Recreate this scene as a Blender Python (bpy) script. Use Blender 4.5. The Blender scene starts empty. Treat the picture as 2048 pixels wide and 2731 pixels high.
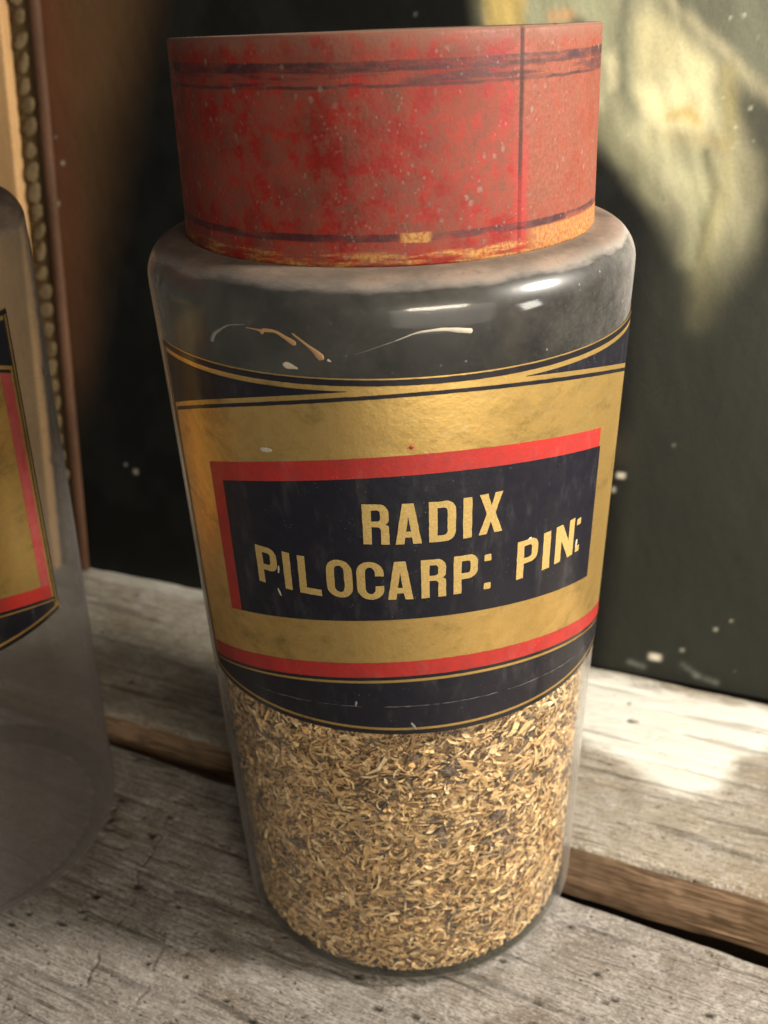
import bpy, bmesh, math, random
import numpy as np
from mathutils import Vector, Matrix

random.seed(7)
rng = np.random.default_rng(7)
MM = 0.001
scene = bpy.context.scene
COL = scene.collection
R = math.radians

# ------------------------------------------------------------------ camera
cam_d = bpy.data.cameras.new("camera")
cam = bpy.data.objects.new("camera", cam_d)
COL.objects.link(cam)
cam_pos = Vector((-4.389, -253.327, 257.166)) * MM
c_right = Vector((0.99926685, -0.01827772, -0.03364051))
c_up = Vector((0.03827054, 0.45253931, 0.89092286))
c_fwd = Vector((0.00106038, 0.89155712, -0.45290703))
m = Matrix.Identity(4)
for i in range(3):
    m[i][0] = c_right[i]; m[i][1] = c_up[i]; m[i][2] = -c_fwd[i]; m[i][3] = cam_pos[i]
cam.matrix_world = m
cam_d.sensor_fit = 'HORIZONTAL'
cam_d.sensor_width = 36.0
cam_d.lens = 36.0 * 2670.1 / 2048.0
cam_d.clip_start = 0.01
cam_d.clip_end = 20.0
cam_d.dof.use_dof = True
cam_d.dof.focus_distance = 0.222
cam_d.dof.aperture_fstop = 24.0
scene.camera = cam

# ------------------------------------------------------------------ world, lamps, exposure
world = bpy.data.worlds.new("World")
scene.world = world
world.use_nodes = True
bgn = world.node_tree.nodes["Background"]
bgn.inputs[0].default_value = (0.97, 0.95, 0.95, 1)
bgn.inputs[1].default_value = 0.09


def area_lamp(name, loc, target, size, size_y, power, color):
    d = bpy.data.lights.new(name, 'AREA')
    d.shape = 'RECTANGLE'
    d.size = size * MM
    d.size_y = size_y * MM
    d.energy = power
    d.color = color
    o = bpy.data.objects.new(name, d)
    COL.objects.link(o)
    o.location = Vector(loc) * MM
    o.rotation_euler = (Vector(target) * MM - o.location).to_track_quat('-Z', 'Y').to_euler()
    return o


area_lamp("side_lamp", (310, -135, 350), (60, 40, 60), 60, 60, 4.5, (1.0, 0.93, 0.82))
area_lamp("ceiling_strip_lamp", (175, -510, 335), (0, 0, 100), 230, 60, 1.6, (1.0, 0.87, 0.68))
area_lamp("soft_sheen_lamp", (230, -600, 190), (0, 0, 120), 480, 340, 1.25, (1.0, 0.92, 0.80))  # unseen soft lamp added to give the gold label its sheen

vs = scene.view_settings
vs.view_transform = 'Standard'
vs.look = 'None'
vs.gamma = 1.0
vs.use_curve_mapping = False
vs.exposure = 0.15
cy = scene.cycles
cy.use_denoising = True
cy.use_adaptive_sampling = True
cy.adaptive_threshold = 0.02
cy.max_bounces = 10
cy.diffuse_bounces = 4
cy.glossy_bounces = 5
cy.transmission_bounces = 8
cy.transparent_max_bounces = 32
cy.sample_clamp_indirect = 6.0


# ------------------------------------------------------------------ numpy noise
def vnoise(x, y, seed=0):
    x = np.asarray(x, float); y = np.asarray(y, float)
    xi = np.floor(x).astype(np.int64); yi = np.floor(y).astype(np.int64)
    fx = x - xi; fy = y - yi
    fx = fx * fx * (3 - 2 * fx); fy = fy * fy * (3 - 2 * fy)

    def h(a, b):
        n = (a * 374761393 + b * 668265263 + seed * 974634777) & 0xFFFFFFFF
        n = ((n ^ (n >> 13)) * 1274126177) & 0xFFFFFFFF
        n = n ^ (n >> 16)
        return (n & 0xFFFFFF) / float(0xFFFFFF)
    a = h(xi, yi); b = h(xi + 1, yi); c = h(xi, yi + 1); d = h(xi + 1, yi + 1)
    return (a * (1 - fx) + b * fx) * (1 - fy) + (c * (1 - fx) + d * fx) * fy


def fbm(x, y, seed=0, octv=4, gain=0.5):
    s = 0; amp = 1; tot = 0
    for k in range(octv):
        s = s + amp * vnoise(x * 2 ** k + 13.7 * k, y * 2 ** k - 7.3 * k, seed + k)
        tot += amp; amp *= gain
    return s / tot


def sstep(a, b, x):
    t = np.clip((x - a) / (b - a), 0, 1)
    return t * t * (3 - 2 * t)


# ------------------------------------------------------------------ node helper
class NT:
    def __init__(self, name):
        self.m = bpy.data.materials.new(name)
        self.m.use_nodes = True
        self.t = self.m.node_tree
        self.t.nodes.clear()
        self.out = self.t.nodes.new('ShaderNodeOutputMaterial')

    def n(self, typ, **kw):
        nd = self.t.nodes.new(typ)
        for k, v in kw.items():
            setattr(nd, k, v)
        return nd

    def link(self, a, b):
        self.t.links.new(a, b)

    def put(self, sock, v):
        if isinstance(v, bpy.types.NodeSocket):
            self.link(v, sock)
        elif isinstance(v, (tuple, list)):
            sock.default_value = (*v, 1) if len(v) == 3 and sock.type == 'RGBA' else v
        else:
            sock.default_value = v

    def mm(self, name='mm'):
        return self.n('ShaderNodeAttribute', attribute_name=name).outputs['Vector']

    def attr(self, name, out='Fac'):
        return self.n('ShaderNodeAttribute', attribute_name=name).outputs[out]

    def scale(self, vec, s, off=(0, 0, 0)):
        nd = self.n('ShaderNodeMapping')
        self.link(vec, nd.inputs[0])
        nd.inputs['Location'].default_value = off
        nd.inputs['Scale'].default_value = s
        return nd.outputs[0]

    def noise(self, vec, scale=1.0, detail=3, rough=0.5, dist=0.0, color=False):
        nd = self.n('ShaderNodeTexNoise')
        self.link(vec, nd.inputs['Vector'])
        nd.inputs['Scale'].default_value = scale
        nd.inputs['Detail'].default_value = detail
        nd.inputs['Roughness'].default_value = rough
        nd.inputs['Distortion'].default_value = dist
        return nd.outputs[1 if color else 0]

    def voro(self, vec, scale=1.0, feature='F1', rnd=1.0, out='Distance'):
        nd = self.n('ShaderNodeTexVoronoi', feature=feature)
        self.link(vec, nd.inputs['Vector'])
        nd.inputs['Scale'].default_value = scale
        nd.inputs['Randomness'].default_value = rnd
        return nd.outputs[out]

    def math(self, op, a, b=0.0, c=None, clamp=False):
        nd = self.n('ShaderNodeMath', operation=op, use_clamp=clamp)
        self.put(nd.inputs[0], a); self.put(nd.inputs[1], b)
        if c is not None:
            self.put(nd.inputs[2], c)
        return nd.outputs[0]

    def step(self, v, a, b, lo=0.0, hi=1.0):
        nd = self.n('ShaderNodeMapRange', interpolation_type='SMOOTHSTEP')
        self.put(nd.inputs[0], v)
        for i, x in enumerate((a, b, lo, hi)):
            nd.inputs[i + 1].default_value = x
        return nd.outputs[0]

    def mix(self, f, a, b, blend='MIX'):
        nd = self.n('ShaderNodeMix', data_type='RGBA', blend_type=blend)
        self.put(nd.inputs[0], f); self.put(nd.inputs[6], a); self.put(nd.inputs[7], b)
        return nd.outputs[2]

    def xyz(self, vec):
        nd = self.n('ShaderNodeSeparateXYZ')
        self.link(vec, nd.inputs[0])
        return nd.outputs

    def bump(self, h, strength=0.5, dist=0.0005, normal=None):
        nd = self.n('ShaderNodeBump')
        self.put(nd.inputs['Height'], h)
        nd.inputs['Strength'].default_value = strength
        nd.inputs['Distance'].default_value = dist
        if normal is not None:
            self.link(normal, nd.inputs['Normal'])
        return nd.outputs[0]

    def bsdf(self, color, rough=0.5, metal=0.0, normal=None, coat=0.0, coat_rough=0.1, spec=0.5):
        b = self.n('ShaderNodeBsdfPrincipled')
        self.put(b.inputs['Base Color'], color)
        self.put(b.inputs['Roughness'], rough)
        self.put(b.inputs['Metallic'], metal)
        self.put(b.inputs['Coat Weight'], coat)
        self.put(b.inputs['Coat Roughness'], coat_rough)
        self.put(b.inputs['Specular IOR Level'], spec)
        if normal is not None:
            self.link(normal, b.inputs['Normal'])
        return b.outputs[0]

    def done(self, sh):
        self.link(sh, self.out.inputs[0])
        return self.m


# ------------------------------------------------------------------ object helpers
def new_mesh(name, verts, faces, mm=None, smooth=True):
    """verts in millimetres; attribute mm keeps the surface coordinates for the materials"""
    me = bpy.data.meshes.new(name)
    v = np.asarray(verts, float)
    me.from_pydata((v * MM).tolist(), [], [list(map(int, f)) for f in faces])
    a = me.attributes.new('mm', 'FLOAT_VECTOR', 'POINT')
    src = v if mm is None else np.asarray(mm, float)
    a.data.foreach_set('vector', np.ascontiguousarray(src, dtype=np.float32).ravel())
    if smooth:
        me.polygons.foreach_set('use_smooth', np.ones(len(me.polygons), bool))
    me.update()
    return me


def obj(name, me, mat, parent=None):
    o = bpy.data.objects.new(name, me)
    COL.objects.link(o)
    mats = mat if isinstance(mat, (list, tuple)) else [mat]
    if not me.materials:
        for k in mats:
            me.materials.append(k)
    if parent is not None:
        o.parent = parent
    return o


def thing(name, label, cat, loc=(0, 0, 0), rot=(0, 0, 0), group=None):
    o = bpy.data.objects.new(name, None)
    COL.objects.link(o)
    o.empty_display_size = 0.02
    o.location = Vector(loc) * MM
    o.rotation_euler = rot
    tag(o, label, cat, group)
    return o


def tag(o, label=None, cat=None, group=None, kind=None):
    if label: o['label'] = label
    if cat: o['category'] = cat
    if group: o['group'] = group
    if kind: o['kind'] = kind
    return o


def grid_faces(nu, nv, wrap=False):
    """vertex index = i*nv + j, i along u"""
    f = []
    n = nu if wrap else nu - 1
    for i in range(n):
        a = i * nv; b = ((i + 1) % nu) * nv
        for j in range(nv - 1):
            f.append((a + j, b + j, b + j + 1, a + j + 1))
    return f


# ================================================================== SHELF PLANKS
def mat_wood(name, dark, mid, light, white=None):
    t = NT(name)
    p = t.mm()
    fine = t.noise(t.scale(p, (0.10, 1.3, 1.3)), 1.0, 6, 0.68, 0.4)
    mid_n = t.noise(t.scale(p, (0.035, 0.28, 0.28)), 1.0, 4, 0.6, 0.8)
    blot = t.noise(p, 0.045, 3, 0.6)
    grain = t.noise(t.scale(p, (0.9, 2.6, 2.6)), 1.0, 3, 0.7)
    c = t.mix(t.step(fine, 0.34, 0.66), dark, light)
    c = t.mix(t.step(mid_n, 0.25, 0.75, 0.0, 0.6), c, mid)
    c = t.mix(t.step(blot, 0.42, 0.68, 0.0, 0.45), c, tuple(0.55 * x for x in mid))
    stain = t.noise(t.scale(p, (0.02, 0.05, 0.05), (9, 4, 0)), 1.0, 5, 0.7)
    c = t.mix(t.step(stain, 0.48, 0.66, 0.0, 0.6), c, tuple(k * q for k, q in zip(mid, (0.62, 0.50, 0.38))))
    mott = t.noise(t.scale(p, (0.32, 0.75, 0.75), (6, 2, 0)), 1.0, 6, 0.78)
    c = t.mix(t.step(mott, 0.53, 0.70, 0.0, 0.65), c, tuple(1.25 * x for x in light))
    c = t.mix(t.step(mott, 0.47, 0.32, 0.0, 0.75), c, tuple(0.6 * x for x in dark))
    c = t.mix(t.step(grain, 0.53, 0.68, 0.0, 0.6), c, tuple(1.45 * x for x in light))
    c = t.mix(t.step(grain, 0.47, 0.30, 0.0, 0.75), c, tuple(0.45 * x for x in dark))
    dust = t.math('MULTIPLY', t.step(t.noise(p, 0.05, 6, 0.75), 0.47, 0.60), t.step(t.noise(t.scale(p, (0.5, 1.1, 1.1)), 0.9, 5, 0.78), 0.44, 0.58))
    c = t.mix(t.math('MULTIPLY', dust, 0.75), c, (0.50, 0.465, 0.43))
    hole = t.math('MULTIPLY', t.step(t.voro(t.scale(p, (0.55, 1, 1)), 0.5), 0.2, 0.1), t.step(t.noise(p, 0.13, 2), 0.47, 0.56))
    c = t.mix(t.math('MULTIPLY', hole, 0.8), c, tuple(0.3 * x for x in dark))
    crk = t.step(t.noise(t.scale(p, (0.022, 0.55, 0.55), (4, 9, 0)), 1.0, 3, 0.55, 0.5), 0.40, 0.33)
    c = t.mix(t.math('MULTIPLY', crk, 0.65), c, tuple(0.45 * x for x in dark))
    if white:
        c = t.mix(t.attr('whitewash'), c, white)
    pit = t.attr('pit')
    c = t.mix(t.math('MULTIPLY', pit, 0.9), c, (0.022, 0.017, 0.012))
    h = t.math('ADD', t.math('MULTIPLY', t.math('ADD', fine, mott), 1.0), t.math('SUBTRACT', t.math('MULTIPLY', grain, 0.8), t.math('MULTIPLY', hole, 0.8)))
    nb = t.bump(h, 1.0, 0.0009)
    return t.done(t.bsdf(c, 0.82, 0, nb, spec=0.25))


def mat_wood_edge():
    t = NT('sawn_edge_wood')
    p = t.mm()
    fine = t.noise(t.scale(p, (0.05, 1.0, 0.75)), 1.0, 5, 0.65, 0.6)
    c = t.mix(t.step(fine, 0.3, 0.7), (0.17, 0.105, 0.06), (0.52, 0.36, 0.23))
    c = t.mix(t.step(t.noise(p, 0.08, 3), 0.5, 0.7, 0, 0.35), c, (0.12, 0.08, 0.055))
    return t.done(t.bsdf(c, 0.8, 0, t.bump(fine, 0.6, 0.0006), spec=0.25))


def plank(name, origin, ang, x0, x1, yb, yf, thick, step, mats, seed, pits, cracks, white=None, wobble=1.0, rnd=2.5):
    """local x runs along the board, local y from its front (yf) to its back (yb); top at z = 0"""
    nx = int((x1 - x0) / step) + 1
    ny = int((yb - yf) / step) + 1
    xs = np.linspace(x0, x1, nx); ys = np.linspace(yf, yb, ny)
    X, Y = np.meshgrid(xs, ys, indexing='ij')
    # height of the top surface
    Z = 0.55 * (fbm(X * 0.06, Y * 0.5, seed, 4) - 0.5) + 0.5 * (fbm(X * 0.15, Y * 1.3, seed + 5, 3) - 0.5) - 0.35
    groove = fbm(X * 0.018, Y * 0.33 + 0.25 * fbm(X * 0.03, Y * 0.1, seed + 9, 2), seed + 11, 2)
    Z -= 0.5 * sstep(0.60, 0.72, groove)
    pit = 0.85 * sstep(0.70, 0.78, groove)
    pr = np.random.default_rng(seed)
    P = np.zeros_like(Z)
    for k in range(pits):
        px = pr.uniform(x0, x1); py = pr.uniform(yf, yb)
        rx = abs(pr.normal(0.9, 0.5)) + 0.35; ry = rx * pr.uniform(0.35, 0.7)
        i0 = np.searchsorted(xs, px - 3 * rx); i1 = np.searchsorted(xs, px + 3 * rx)
        j0 = np.searchsorted(ys, py - 3 * ry); j1 = np.searchsorted(ys, py + 3 * ry)
        sx = X[i0:i1, j0:j1]; sy = Y[i0:i1, j0:j1]
        wob = 1 + 0.7 * (vnoise(sx * 1.1, sy * 1.1, seed + 21) - 0.5)
        d = np.hypot((sx - px) / rx, (sy - py) / ry) * wob
        P[i0:i1, j0:j1] = np.maximum(P[i0:i1, j0:j1], 1 - sstep(0.45, 1.1, d))
    for (pts, w, dep) in cracks:
        d = np.full_like(Z, 1e9)
        jit = 2.4 * (fbm(X * 0.30, Y * 0.30, seed + 31, 3) - 0.5)
        for (a, b) in zip(pts[:-1], pts[1:]):
            ax, ay = a; bx, by = b
            L2 = (bx - ax) ** 2 + (by - ay) ** 2
            tt = np.clip(((X - ax) * (bx - ax) + (Y - ay) * (by - ay)) / L2, 0, 1)
            d = np.minimum(d, np.hypot(X - ax - tt * (bx - ax) + jit, Y - ay - tt * (by - ay) + jit))
        w2 = w * np.clip(-0.35 + 2.4 * vnoise(X * 0.16, Y * 0.16, seed + 41), 0.02, 2)
        k = 1 - sstep(0.25 * w2, w2, d)
        P = np.maximum(P, k * dep)
    Z -= 1.1 * P
    pit = np.maximum(pit * 0.5, P)
    # rounded, worn long edges
    ew = rnd
    df = Y - yf; db = yb - Y
    for d in (df, db):
        e = np.clip(1 - d / ew, 0, 1)
        Z -= ew * (1 - np.sqrt(np.clip(1 - e * e, 0, 1)))
    wav_f = wobble * (1.6 * (fbm(xs * 0.035, xs * 0, seed + 51, 4) - 0.5))
    wav_b = wobble * (1.6 * (fbm(xs * 0.035, xs * 0 + 9, seed + 52, 4) - 0.5))
    t = (Y - yf) / (yb - yf)
    Yw = Y + wav_f[:, None] * (1 - t) ** 6 + wav_b[:, None] * t ** 6
    V = np.stack([X, Yw, Z], -1).reshape(-1, 3)
    MMc = np.stack([X, Y, Z * 0], -1).reshape(-1, 3)
    faces = grid_faces(nx, ny)
    pit_all = [pit.ravel()]
    ww = np.zeros_like(Z)
    if white is not None:
        for (poly, soft, amt) in white:
            n1 = 8.0 * (fbm(X * 0.09, Y * 0.24, seed + 61, 5, 0.62) - 0.5)
            s = poly_sdf(X, Y, poly) + n1 * 1.6
            ww = np.maximum(ww, amt * sstep(-soft, soft, s))
        ww *= 0.72 + 0.5 * fbm(X * 0.06, Y * 0.5, seed + 66, 4)
        ww = np.clip(ww, 0, 1)
    nside = 14
    slot = np.zeros(len(faces), int)
    vbase = len(V)
    Vs = [V]; Ms = [MMc]; W = [ww.ravel()]
    for side, j in ((0, 0), (1, ny - 1)):
        top = V.reshape(nx, ny, 3)[:, j, :]
        zz = np.linspace(0, 1, nside)
        rough = 0.9 * (fbm(xs[:, None] * 0.09, zz[None, :] * 5, seed + 71 + side, 4) - 0.5)
        rough *= np.sin(np.pi * zz)[None, :] ** 0.5
        S = np.zeros((nx, nside, 3))
        S[:, :, 0] = xs[:, None]
        S[:, :, 1] = top[:, 1:2] + (rough if side else -rough) * 1.2
        S[:, :, 2] = top[:, 2:3] - zz[None, :] * thick
        S[:, 0, :] = top
        f = grid_faces(nx, nside)
        if side == 0:
            f = [tuple(reversed(q)) for q in f]
        f = [tuple(a + vbase for a in q) for q in f]
        faces += f
        slot = np.concatenate([slot, np.ones(len(f), int)])
        Vs.append(S.reshape(-1, 3)); Ms.append(S.reshape(-1, 3)); vbase += nx * nside
        pit_all.append(np.zeros(nx * nside)); W.append(np.zeros(nx * nside))
    # underside and the two ends close the board
    vb = vbase
    corners = np.array([[x0, yf, -thick], [x1, yf, -thick], [x1, yb, -thick], [x0, yb, -thick],
                        [x0, yf, -2.5], [x1, yf, -2.5], [x1, yb, -2.5], [x0, yb, -2.5]], float)
    faces += [(vb + 0, vb + 3, vb + 2, vb + 1), (vb + 0, vb + 4, vb + 7, vb + 3), (vb + 1, vb + 2, vb + 6, vb + 5)]
    slot = np.concatenate([slot, [1, 1, 1]])
    Vs.append(corners); Ms.append(corners); pit_all.append(np.zeros(8)); W.append(np.zeros(8))
    me = new_mesh(name, np.concatenate(Vs), faces, np.concatenate(Ms))
    for nm, arr in (('pit', np.concatenate(pit_all)), ('whitewash', np.concatenate(W))):
        a = me.attributes.new(nm, 'FLOAT', 'POINT')
        a.data.foreach_set('value', arr.astype(np.float32))
    o = obj(name, me, mats)
    me.polygons.foreach_set('material_index', slot.astype(np.int32))
    o.location = Vector(origin) * MM
    o.rotation_euler = (0, 0, ang)
    return o


def poly_sdf(X, Y, poly):
    """signed distance, positive inside"""
    d = np.full(X.shape, 1e9)
    inside = np.zeros(X.shape, bool)
    n = len(poly)
    for i in range(n):
        ax, ay = poly[i]; bx, by = poly[(i + 1) % n]
        L2 = (bx - ax) ** 2 + (by - ay) ** 2 + 1e-12
        t = np.clip(((X - ax) * (bx - ax) + (Y - ay) * (by - ay)) / L2, 0, 1)
        d = np.minimum(d, np.hypot(X - ax - t * (bx - ax), Y - ay - t * (by - ay)))
        c = ((ay > Y) != (by > Y))
        with np.errstate(divide='ignore', invalid='ignore'):
            xi = (bx - ax) * (Y - ay) / (by - ay + 1e-12) + ax
        inside ^= c & (X < xi)
    return np.where(inside, d, -d)


edge_wood = mat_wood_edge()
front_wood = mat_wood('weathered_grey_wood', (0.105, 0.087, 0.071), (0.265, 0.235, 0.20), (0.43, 0.395, 0.35))
back_wood = mat_wood('bleached_wood', (0.17, 0.135, 0.095), (0.34, 0.295, 0.225), (0.50, 0.45, 0.36), (0.78, 0.75, 0.66))

A_FRONT = math.atan(-0.517)
A_BACK = math.atan(-0.461)


def to_local(pt, org, ang):
    x, y = pt[0] - org[0], pt[1] - org[1]
    c, s = math.cos(-ang), math.sin(-ang)
    return (c * x - s * y, s * x + c * y)


fo = (0.0, 4.4, -2.8)
fc = [([(-86, -22), (-80, -36), (-78, -48), (-71, -62), (-70, -76), (-64, -92)], 0.42, 0.75), ([(-54, -66), (-47, -84), (-45, -100)], 0.4, 0.6),
      ([(-78, -17), (-35, -13)], 0.6, 0.8), ([(-120, -40), (-84, -44)], 0.55, 0.6),
      ([(20, -40), (48, -42), (80, -39)], 0.5, 0.6), ([(30, -60), (62, -62), (100, -59)], 0.5, 0.55)]
plank_front = plank('shelf_plank', fo, A_FRONT, -230, 260, 0, -125, 34, 0.55, [front_wood, edge_wood], 3, 420, fc, rnd=2.0)
tag(plank_front, 'weathered grey pitted plank in the foreground under the front of the jars', 'plank')
bo = (0.0, 28.54, -2.8)
wh = [(to_local(p, bo, A_BACK)) for p in [(66, 62), (78, 100), (112, 84), (150, 66), (150, 48), (128, 40), (112, 22), (98, 24), (84, 40)]]
wh2 = [(to_local(p, bo, A_BACK)) for p in [(-150, 196), (-170, 216), (-90, 182), (-60, 162), (-95, 168)]]
plank_back = plank('shelf_plank', bo, A_BACK, -270, 300, 104, 0, 22.5, 0.7, [back_wood, edge_wood], 17, 90,
                   [([(-60, 40), (-10, 44)], 0.8, 0.6)], white=[(wh, 4.5, 1.0), (wh2, 5, 0.5)], rnd=2.6)
tag(plank_back, 'pale bleached plank with a white worn patch, behind the jars below the painting', 'plank')

# added dark board far below keeps the gap between the planks black
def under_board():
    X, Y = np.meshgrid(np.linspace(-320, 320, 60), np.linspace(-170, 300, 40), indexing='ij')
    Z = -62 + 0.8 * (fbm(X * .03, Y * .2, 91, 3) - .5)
    return new_mesh('added_gap_board', np.stack([X, Y, Z], -1).reshape(-1, 3), grid_faces(60, 40))


dk = NT('dark_gap_fill')
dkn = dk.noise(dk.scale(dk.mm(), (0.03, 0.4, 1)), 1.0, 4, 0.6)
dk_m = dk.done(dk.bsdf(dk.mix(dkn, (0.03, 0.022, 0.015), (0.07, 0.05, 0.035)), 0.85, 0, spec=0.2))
tag(obj('added_gap_board', under_board(), dk_m), kind='structure')

# ================================================================== PAINTING IN ITS FRAME
PU = np.array([0.92240966, -0.38621292, 0.0])
LEAN = R(8.0)
paint_root = thing('framed_painting', 'dark oil painting with pale drapery, in a beaded gilt frame, leaning behind the jars', 'painting',
                   (0, 140.2, -2.7), (0, 0, 0))
# local axes: x along the picture, y away from the viewer, z up the picture
paint_root.rotation_mode = 'XYZ'
rot = Matrix.Rotation(math.atan2(PU[1], PU[0]), 3, 'Z') @ Matrix.Rotation(-LEAN, 3, 'X')
paint_root.rotation_euler = rot.to_euler()

POLY = {
    'body': [(21.7, 345), (29.9, 252.4), (38.8, 237.9), (58.7, 225.2), (74.8, 220.0), (81.0, 213.4), (90.3, 203.6), (96.7, 195.1), (102.4, 187.1), (107.3, 180.5), (112.6, 170.4), (116.5, 160.2), (118.2, 146.0), (121.8, 144.9), (124.5, 156.5), (128.8, 165.8), (132.5, 178.2), (133.3, 191.5), (130.9, 204.4), (126.0, 217.0), (121.6, 231.3), (114.2, 239.9), (102.8, 249.2), (92.9, 256.2), (85.5, 345)],
    'greyright': [(80, 345), (92.9, 256.2), (102.8, 249.2), (114.2, 239.9), (124.2, 231.3), (132.4, 226.3), (215, 178), (215, 345)],
    'cream1': [(86.1, 231.6), (93.7, 235.9), (101.3, 238.9), (110.0, 236.9), (113.5, 229.5), (115.0, 222.6), (110.4, 217.5), (100.7, 214.9), (93.1, 216.8), (87.7, 222.6)],
    'cream2': [(83.2, 254.0), (90.3, 255.6), (98.9, 249.3), (107.5, 241.9), (110.7, 236.9), (100.0, 238.9), (92.3, 237.2), (86.7, 239.1)],
    'yel': [(20.8, 345), (43.1, 345), (43.8, 252.0), (29.9, 252.4)],
    'white': [(74.9, 241.8), (78.0, 244.9), (80.6, 239.2), (80.6, 231.6), (77.2, 231.0)],
    'greydk': [(113.9, 231.3), (125.6, 220.1), (135.1, 206.4), (150, 195), (160, 212), (130.9, 227.5), (121.5, 232.5)],
    'mid': [(44, 345), (44, 250), (76, 246), (78, 345)],
}
STROKE = {
    'fold': [(77.5, 345), (80.2, 250.4), (81.6, 239.2), (83.3, 229.0), (87.1, 221.3)],
    'diag': [(84, 270), (95.8, 259.7), (108.5, 249.7), (119.1, 241.0), (131.8, 230.0), (139.1, 222.6), (165, 196), (205, 168)],
    'h1': [(90.1, 218.7), (96.3, 212.3), (103.6, 207.1), (109.7, 200.7), (113.8, 194.2)],
    'h2': [(105.8, 211.1), (111.3, 204.7), (114.3, 195.5), (114.4, 184.2), (114.1, 174.6)],
    'tail1': [(121.6, 206.1), (121.8, 194.4), (119.3, 182.3), (118.4, 167.3), (118.4, 150.4)],
    'tail2': [(128.6, 207.5), (129.0, 194.6), (126.8, 181.3), (124.1, 170.3), (121.5, 153.4)],
    'gap': [(113.3, 209.9), (118.0, 198.3), (117.5, 186.3), (116.2, 174.1)],
    'edge': [(76.2, 220.0), (81.6, 214.1), (91.6, 204.3), (98.9, 193.8)],
    'sh1': [(95.4, 214.2), (104.1, 214.3), (112.7, 214.4), (118.9, 212.5)],
    'sh2': [(99.9, 222.6), (105.0, 223.9), (108.7, 220.7)],
    'v1': [(117.7, 236.8), (120.5, 225.1), (120.7, 213.8)],
    'eye': [(61.9, 255.3), (65.5, 253.9)],
    'flesh': [(54.9, 256.1), (60.4, 257.2)],
}


def srgb(c):
    c = np.asarray(c, float) / 255.0
    return np.where(c <= 0.04045, c / 12.92, ((c + 0.055) / 1.055) ** 2.4)


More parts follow.
